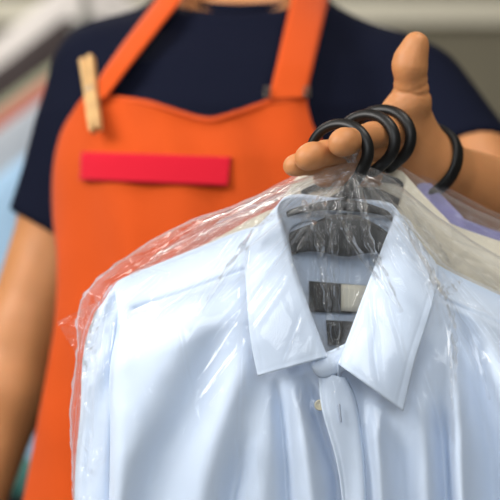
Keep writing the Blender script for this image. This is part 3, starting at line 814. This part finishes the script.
def make_bag(label):
    ys = np.concatenate([np.arange(158, 345, 1.2), np.arange(345, 560, 2.0), np.linspace(560, 1050, 50)])
    nF, nB = 400, 60
    sF = np.linspace(1, -1, nF)
    # front half: x from right to left
    rows = []
    for y in ys:
        xl = np.interp(y, *zip(*XL)); xr = np.interp(y, *zip(*XR))
        rows.append((xl, xr, np.interp(y, *zip(*WF)), np.interp(y, *zip(*WB))))
    rows = np.array(rows); Yg = ys[:, None]+0*sF[None, :]
    mid = (rows[:, 0]+rows[:, 1])/2; half = (rows[:, 1]-rows[:, 0])/2
    Xg = mid[:, None]+half[:, None]*np.sin(sF*PI/2)[None, :]**1
    Xg -= (2.6*np.sin(ys*.16)*np.sin(ys*.045)+1.5*np.sin(ys*.41+1)+1.2*np.sin(ys*.23+2))[:, None]*(np.interp(ys, [160, 300, 360], [1, 1, .35])*(.4+.6*np.sin(ys*.037+.6)**2))[:, None]*np.exp(-((Xg-rows[:, 0:1])/9)**2)
    prof = np.clip(1-np.abs(np.sin(sF*PI/2))**2.6, 0, 1)**(1/2.6)
    w0 = -.022
    Wg = w0+(rows[:, 2]-w0)[:, None]*prof[None, :]
    Pf = to_pts(Xg, Yg, Wg)
    # rest on the shirt
    Wn = Wg.copy()
    for i in range(len(ys)):
        for j in range(nF):
            p = Pf[i, j]; hit = bvh.ray_cast(Vector((p[0], 1.0, p[2])), Vector((0, 1, 0)), .6)
            if hit[0] is not None:
                ws = 1.30-hit[0].y
                target = ws+.0045
                if ys[i] > 215: Wn[i, j] = max(target, target*.55+Wn[i, j]*.45)
                else: Wn[i, j] = max(Wn[i, j], target)
    low = Wn.copy()
    for _ in range(10):
        q = Wn.copy(); q[1:-1, 1:-1] = (Wn[:-2, 1:-1]+Wn[2:, 1:-1]+Wn[1:-1, :-2]+Wn[1:-1, 2:])/4
        Wn = np.maximum(q, low-.0015)
    Wn += crease_h(Xg, Yg)*np.clip(prof*3, .3, 1)[None, :]*np.interp(ys, [158, 168, 185], [.1, .5, 1])[:, None]+.0006*vnoise(Xg*.11, Yg*.09, 31)
    Pf = to_pts(Xg, Yg, Wn)
    sB = np.linspace(-1, 1, nB+2)[1:-1]
    Xb = mid[:, None]+half[:, None]*np.sin(sB*PI/2)[None, :]; Yb = ys[:, None]+0*Xb
    pb = np.clip(1-np.abs(np.sin(sB*PI/2))**2.6, 0, 1)**(1/2.6)
    Wb_ = w0+(rows[:, 3]-w0)[:, None]*pb[None, :]+.0015*vnoise(Xb*.1, Yb*.05, 8)
    Pb = to_pts(Xb, Yb, Wb_)
    P = np.concatenate([Pf, Pb], 1)
    pleats = []
    for pts, hw in PLEATS:
        c = spline(pts, 60); tg = np.gradient(c, axis=0); tg /= np.linalg.norm(tg, axis=1)[:, None]
        rows_ = []
        for i in range(60):
            t = i/59; h_ = hw*(.35+.65*math.sin(PI*min(1, t*1.1))**.6)*(1+.25*math.sin(i*.9)); row = []
            for o_, dw in ((-1, .0002), (-.6, .0022), (-.15, .0010), (.2, .0030), (.55, .0014), (.8, .0026), (1, .0002)):
                x = c[i, 0]-tg[i, 1]*o_*h_; y = c[i, 1]+tg[i, 0]*o_*h_
                a = min(max(int(np.searchsorted(ys, y)), 0), len(ys)-1); b = int(np.argmin(np.abs(Xg[a]-x)))
                row.append(to_pts(np.array(x), np.array(y), np.array(Wn[a, b]+.0008+dw*(1+.3*math.sin(i*.5+o_*3)))))
            rows_.append(row)
        pleats.append(rows_)
    root = empty('garment_bag', S0, label, 'plastic bag', 'clear garment bags over the shirts')
    mb = MB(); mb.grid(P, closed_v=True, flip=True)
    for q in pleats: mb.grid(q)
    # loose corner of film sticking out at the photo-left shoulder
    fl = []
    for u in np.linspace(0, 1, 24):
        r = []
        for v in np.linspace(0, 1, 18):
            a = np.array((100, 300))*(1-u)+np.array((57, 322))*u; b = np.array((92, 345))*(1-u)+np.array((75, 352))*u
            q = a*(1-v)+b*v
            r.append(to_pts(np.array(q[0]), np.array(q[1]), np.array(-.02-.01*u+.003*math.sin(u*7+v*9)+.0015*math.sin(v*19-u*8))))
        fl.append(r)
    mb.grid(fl)
    mb.build('film', M['film'], root)
    # gathered tuft above the knot
    tf = MB(); n = 60; rows_ = []
    for i, t in enumerate(np.linspace(0, 1, 16)):
        y = 163-15*t; r = 3.4+7*t**1.4; row = []
        for j in range(n):
            a = 2*PI*j/n; rr = r*(1+.38*t*math.sin(7*a+2*t)+.2*math.sin(11*a))
            p = pw(352-6*t+rr*math.cos(a), y+2.5*t*math.sin(5*a), -.006+.026*t+rr*.00085*math.sin(a)); row.append(list(p))
        rows_.append(row)
    tf.grid(rows_, closed_v=True); tf.build('gathered_top', M['film'], root)
    return root
bag = make_bag('clear crinkled plastic bag over the light blue shirt in front')

# ---- second and third shirt with their bags
def copy_tree(o, parent=None, swap=None):
    c = o.copy(); COL.objects.link(c)
    if parent is not None: c.parent = parent
    if swap and c.type == 'MESH' and c.data.materials and c.data.materials[0] == M['blue']:
        c.material_slots[0].link = 'OBJECT'; c.material_slots[0].material = swap
    for ch in list(o.children): copy_tree(ch, c, swap)
    return c
def place(root, base, ang):
    root.location = base; root.rotation_euler = (0, math.radians(ang), 0); root.scale = (1, SY, 1)
s2 = copy_tree(shirt, None, M['cream']); place(s2, B2, -7)
tag(s2, 'cream shirt in plastic between the light blue and the lavender one', 'shirt')
s3 = copy_tree(shirt, None, M['lav']); place(s3, T3, -7)
tag(s3, 'lavender shirt in plastic, rearmost of the three beside the wrist', 'shirt')
b2 = copy_tree(bag); place(b2, B2, -7); b2.scale = (1, .42, 1); b2.location += Vector((-.006, 0, -.012)); tag(b2, 'clear plastic bag with glossy creases over the cream shirt')
b3 = copy_tree(bag); place(b3, T3, -7); b3.scale = (1, .3, 1); b3.location += Vector((-.006, 0, -.016)); tag(b3, 'clear plastic bag over the lavender shirt below the wrist')

# ================================================================== THE ROOM
def plane_box(name, c, d, m):
    mb = MB(); mb.box(c, d); o = mb.build(name, m, smooth=False); o['kind'] = 'structure'; return o
M['wall'] = mat('warm grey wall paint', srgb(132, 126, 108), rough=.9, bump=[('noise', 60, .1, .002)], var=(3, .06))
M['ceil'] = mat('ceiling paint', srgb(215, 212, 204), rough=.9)
M['floor'] = mat('grey floor', srgb(120, 116, 108), rough=.5, var=(5, .15))
M['trim'] = mat('cream trim paint', srgb(232, 226, 206), rough=.5)
plane_box('floor', (0, 1.2, -.025), (6, 7.2, .05), M['floor'])
plane_box('wall_back', (0, 4.65, 1.4), (6, .1, 2.8), M['wall'])
plane_box('wall_left', (-3.05, 1.2, 1.4), (.1, 7.2, 2.8), M['wall'])
plane_box('wall_right', (3.05, 1.2, 1.4), (.1, 7.2, 2.8), M['wall'])
plane_box('ceiling', (0, 1.2, 2.85), (6, 7.2, .1), M['ceil'])
plane_box('trim_1', (0, 4.575, 1.905), (6, .05, .075), M['trim'])
plane_box('baseboard_back', (0, 4.585, .06), (6, .03, .12), M['trim'])

# ---- hanging garments on a conveyor rail at the left
gcol = {'white': srgb(214, 208, 204), 'dark': srgb(62, 54, 54), 'sage': srgb(150, 152, 128), 'red': srgb(176, 108, 92), 'grey': srgb(172, 178, 186), 'sky': srgb(168, 202, 232), 'mid': srgb(96, 100, 118)}
GM = {k: cloth('garment '+k, v) for k, v in gcol.items()}
def garment(name, hx, hy, Y, m, hw, slope, length, label, cat):
    top = at(hx, hy, Y)
    r = empty(name, top, label, cat, 'garments on the rail at the left')
    mb = MB(); n = 40; rows = []
    for i, t in enumerate(np.concatenate([np.linspace(0, .12, 8), np.linspace(.16, 1, 22)])):
        row = []
        for j in range(n):
            a = 2*PI*j/n; c, s = math.cos(a), math.sin(a)
            k = min(1, t/.12); w_ = .05+(hw-.05)*k
            x = w_*math.copysign(abs(c)**.7, c); z = -t*length*1.0 if t > .12 else -k*slope*1
            if t > .12: z = -slope-(t-.12)/.88*(length-slope)
            d = (.018+.030*min(1, t*2))*s*(1+.25*math.sin(x*40+i*.1))
            row.append([top.x+x, top.y+d, top.z-.03+z])
        rows.append(row)
    mb.grid(rows, closed_v=True, flip=True); mb.f += [tuple(range(n))]; mb.mi += [0]
    mb.build('cloth_body', m, r)
    for sx in (-1, 1):
        sl_ = MB(); q0 = top+Vector((sx*(hw-.02), 0, -.03-slope-.01))
        sl_.tube([q0, q0+Vector((sx*.035, 0, -.12)), q0+Vector((sx*.05, 0, -.35)), q0+Vector((sx*.05, 0, -.58))], [.024, .045, .042, .036], 14, True, flat=(.6, 1)); sl_.build('sleeve', m, r)
    hk = MB(); hk.tube([top+Vector((0, 0, -.03)), top+Vector((0, 0, .02))]+[top+Vector((.018*math.sin(a)-0, 0, .045-.022*math.cos(a))) for a in np.linspace(.5, 5.2, 16)], .002, 8); hk.build('hook', M['steel'], r)
    return r
G = [('hanging_shirt', 88, -30, 3.45, 'white', .26, .17, .80, 'white blurred shirt, topmost of the garments at the left edge', 'garment'),
     ('hanging_jacket', 84, 6, 3.30, 'dark', .26, .16, .85, 'dark blurred garment just under the white one at the left edge', 'garment'),
     ('hanging_shirt', 86, 42, 3.15, 'sage', .26, .15, .80, 'pale sage blurred garment between the dark and the red ones', 'garment'),
     ('hanging_shirt', 80, 56, 3.02, 'red', .26, .15, .80, 'reddish blurred garment above the grey one at the left edge', 'garment'),
     ('hanging_shirt', 84, 72, 2.90, 'grey', .26, .15, .80, 'light grey blurred shirt beside the navy sleeve', 'garment'),
     ('hanging_shirt', 66, 128, 2.78, 'sky', .26, .16, .85, 'pale blue blurred shirt, lowest and nearest of the garments at left', 'garment')]
bn = empty('storage_bin', (-.52, 2.42, 0), 'black bin in the lower left corner behind the forearm', 'bin')
mb = MB(); prof_ = [(.0, .02), (.16, .02), (.20, .80), (.19, .80), (.15, .04), (.0, .04)]
mb.grid([[[-.52+rr*math.copysign(abs(math.cos(a))**.5, math.cos(a)), 2.42+rr*math.copysign(abs(math.sin(a))**.5, math.sin(a)), z] for a in np.linspace(0, 2*PI, 40, endpoint=False)] for rr, z in prof_], closed_v=True)
mb.build('bin_body', M['black_cloth'], bn)
mb = MB(); mb.tube([(-.52+.203*math.copysign(abs(math.cos(a))**.5, math.cos(a)), 2.42+.203*math.copysign(abs(math.sin(a))**.5, math.sin(a)), .80) for a in np.linspace(0, 2*PI, 60)], .010, 8, False); mb.build('rim', M['black'], bn)
mb = MB(); P_ = []
for i in range(14):
    for_ = []
    for j in range(14):
        u, v = i/13*2-1, j/13*2-1
        for_.append([-.385+.045*u, 2.40+.12*v, .806+.022*(1-u*u)-.05*max(0, abs(u)-.55)+.004*math.sin(5*u+7*v)])
    P_.append(for_)
mb.grid(P_); cl_ = mb.build('folded_cloth', cloth('teal cotton', srgb(40, 120, 110)), solid=.006)
tag(cl_, 'small teal cloth hanging over the rim of the black bin', 'cloth')
rail_pts = []
for g in G:
    garment(g[0], g[1], g[2], g[3], GM[g[4]], *g[5:])
    rail_pts.append(at(g[1], g[2], g[3])+Vector((0, 0, .058)))
rl = empty('garment_rail', (rail_pts[0].x, 3.4, 0), 'steel garment rail sloping behind the shoulder at the left', 'rail')
mb = MB(); e0 = rail_pts[0]+(rail_pts[0]-rail_pts[1]); e1 = rail_pts[-1]+(rail_pts[-1]-rail_pts[-2])
mb.tube([Vector(q) for q in spline([list(q) for q in [e0]+rail_pts+[e1]], 60)], .009, 10); mb.build('bar', M['steel'], rl)
for e in (e0, e1):
    mb = MB(); mb.tube([Vector((e.x, e.y, 0)), Vector((e.x, e.y, e.z))], .014, 10); mb.build('upright', M['steel'], rl)

# ================================================================== LIGHT AND CAMERA
def area(name, loc, target, size, power, col=(1, 1, 1), sy=None):
    l = bpy.data.lights.new(name, 'AREA'); l.energy = power; l.color = col; l.size = size
    if sy: l.shape = 'RECTANGLE'; l.size_y = sy
    o = bpy.data.objects.new(name, l); COL.objects.link(o); o.location = loc
    o.rotation_euler = (Vector(target)-Vector(loc)).to_track_quat('-Z', 'Y').to_euler(); return o
area('window_and_fill_light', (-1.7, .42, 2.35), (.05, 1.4, 1.15), 1.1, 63, (1, .975, .94), 1.1)
area('window_and_fill_light', (.0, -1.2, 2.1), (.1, 1.4, 1.15), 1.6, 29, (.95, .98, 1), 1.2)  # unseen frontal fill, added to brighten the inside of the collar
area('overhead_light', (.65, 1.05, 2.78), (.3, 1.45, 1.2), .5, 18, (1, .95, .88), .5)  # added overhead light that lifts the dull cream and lavender shirts
for k, (lx, ly) in enumerate(((.3, .75), (-.7, 1.0))):
    area('overhead_light', (lx, ly, 2.78), (lx*.6, 1.35, 1.1), .04, 3, (1, .96, .9), 1.2)  # narrow unseen strips, added to put glints on the film wrinkles
area('overhead_light', (-.6, 3.2, 2.75), (-.5, 3.6, 1.0), 1.0, 22, (1, .95, .88), 1.0)
w = bpy.data.worlds.new('World'); sc.world = w; w.use_nodes = True
w.node_tree.nodes['Background'].inputs['Color'].default_value = (.9, .95, 1, 1)
w.node_tree.nodes['Background'].inputs['Strength'].default_value = .17

cam = bpy.data.cameras.new('camera'); co = bpy.data.objects.new('camera', cam); COL.objects.link(co)
co.location = (0, 0, CZ); co.rotation_euler = (PI/2, 0, 0)
cam.sensor_width = 36; cam.lens = F/500*36; cam.clip_start = .05
cam.dof.use_dof = True; cam.dof.focus_distance = 1.275; cam.dof.aperture_fstop = cam.lens/1000/.030
sc.camera = co
sc.view_settings.view_transform = 'Standard'; sc.view_settings.look = 'None'; sc.view_settings.gamma = 1
sc.view_settings.use_curve_mapping = False; sc.view_settings.exposure = 0
sc.cycles.transparent_max_bounces = 40
sc.cycles.max_bounces = 8
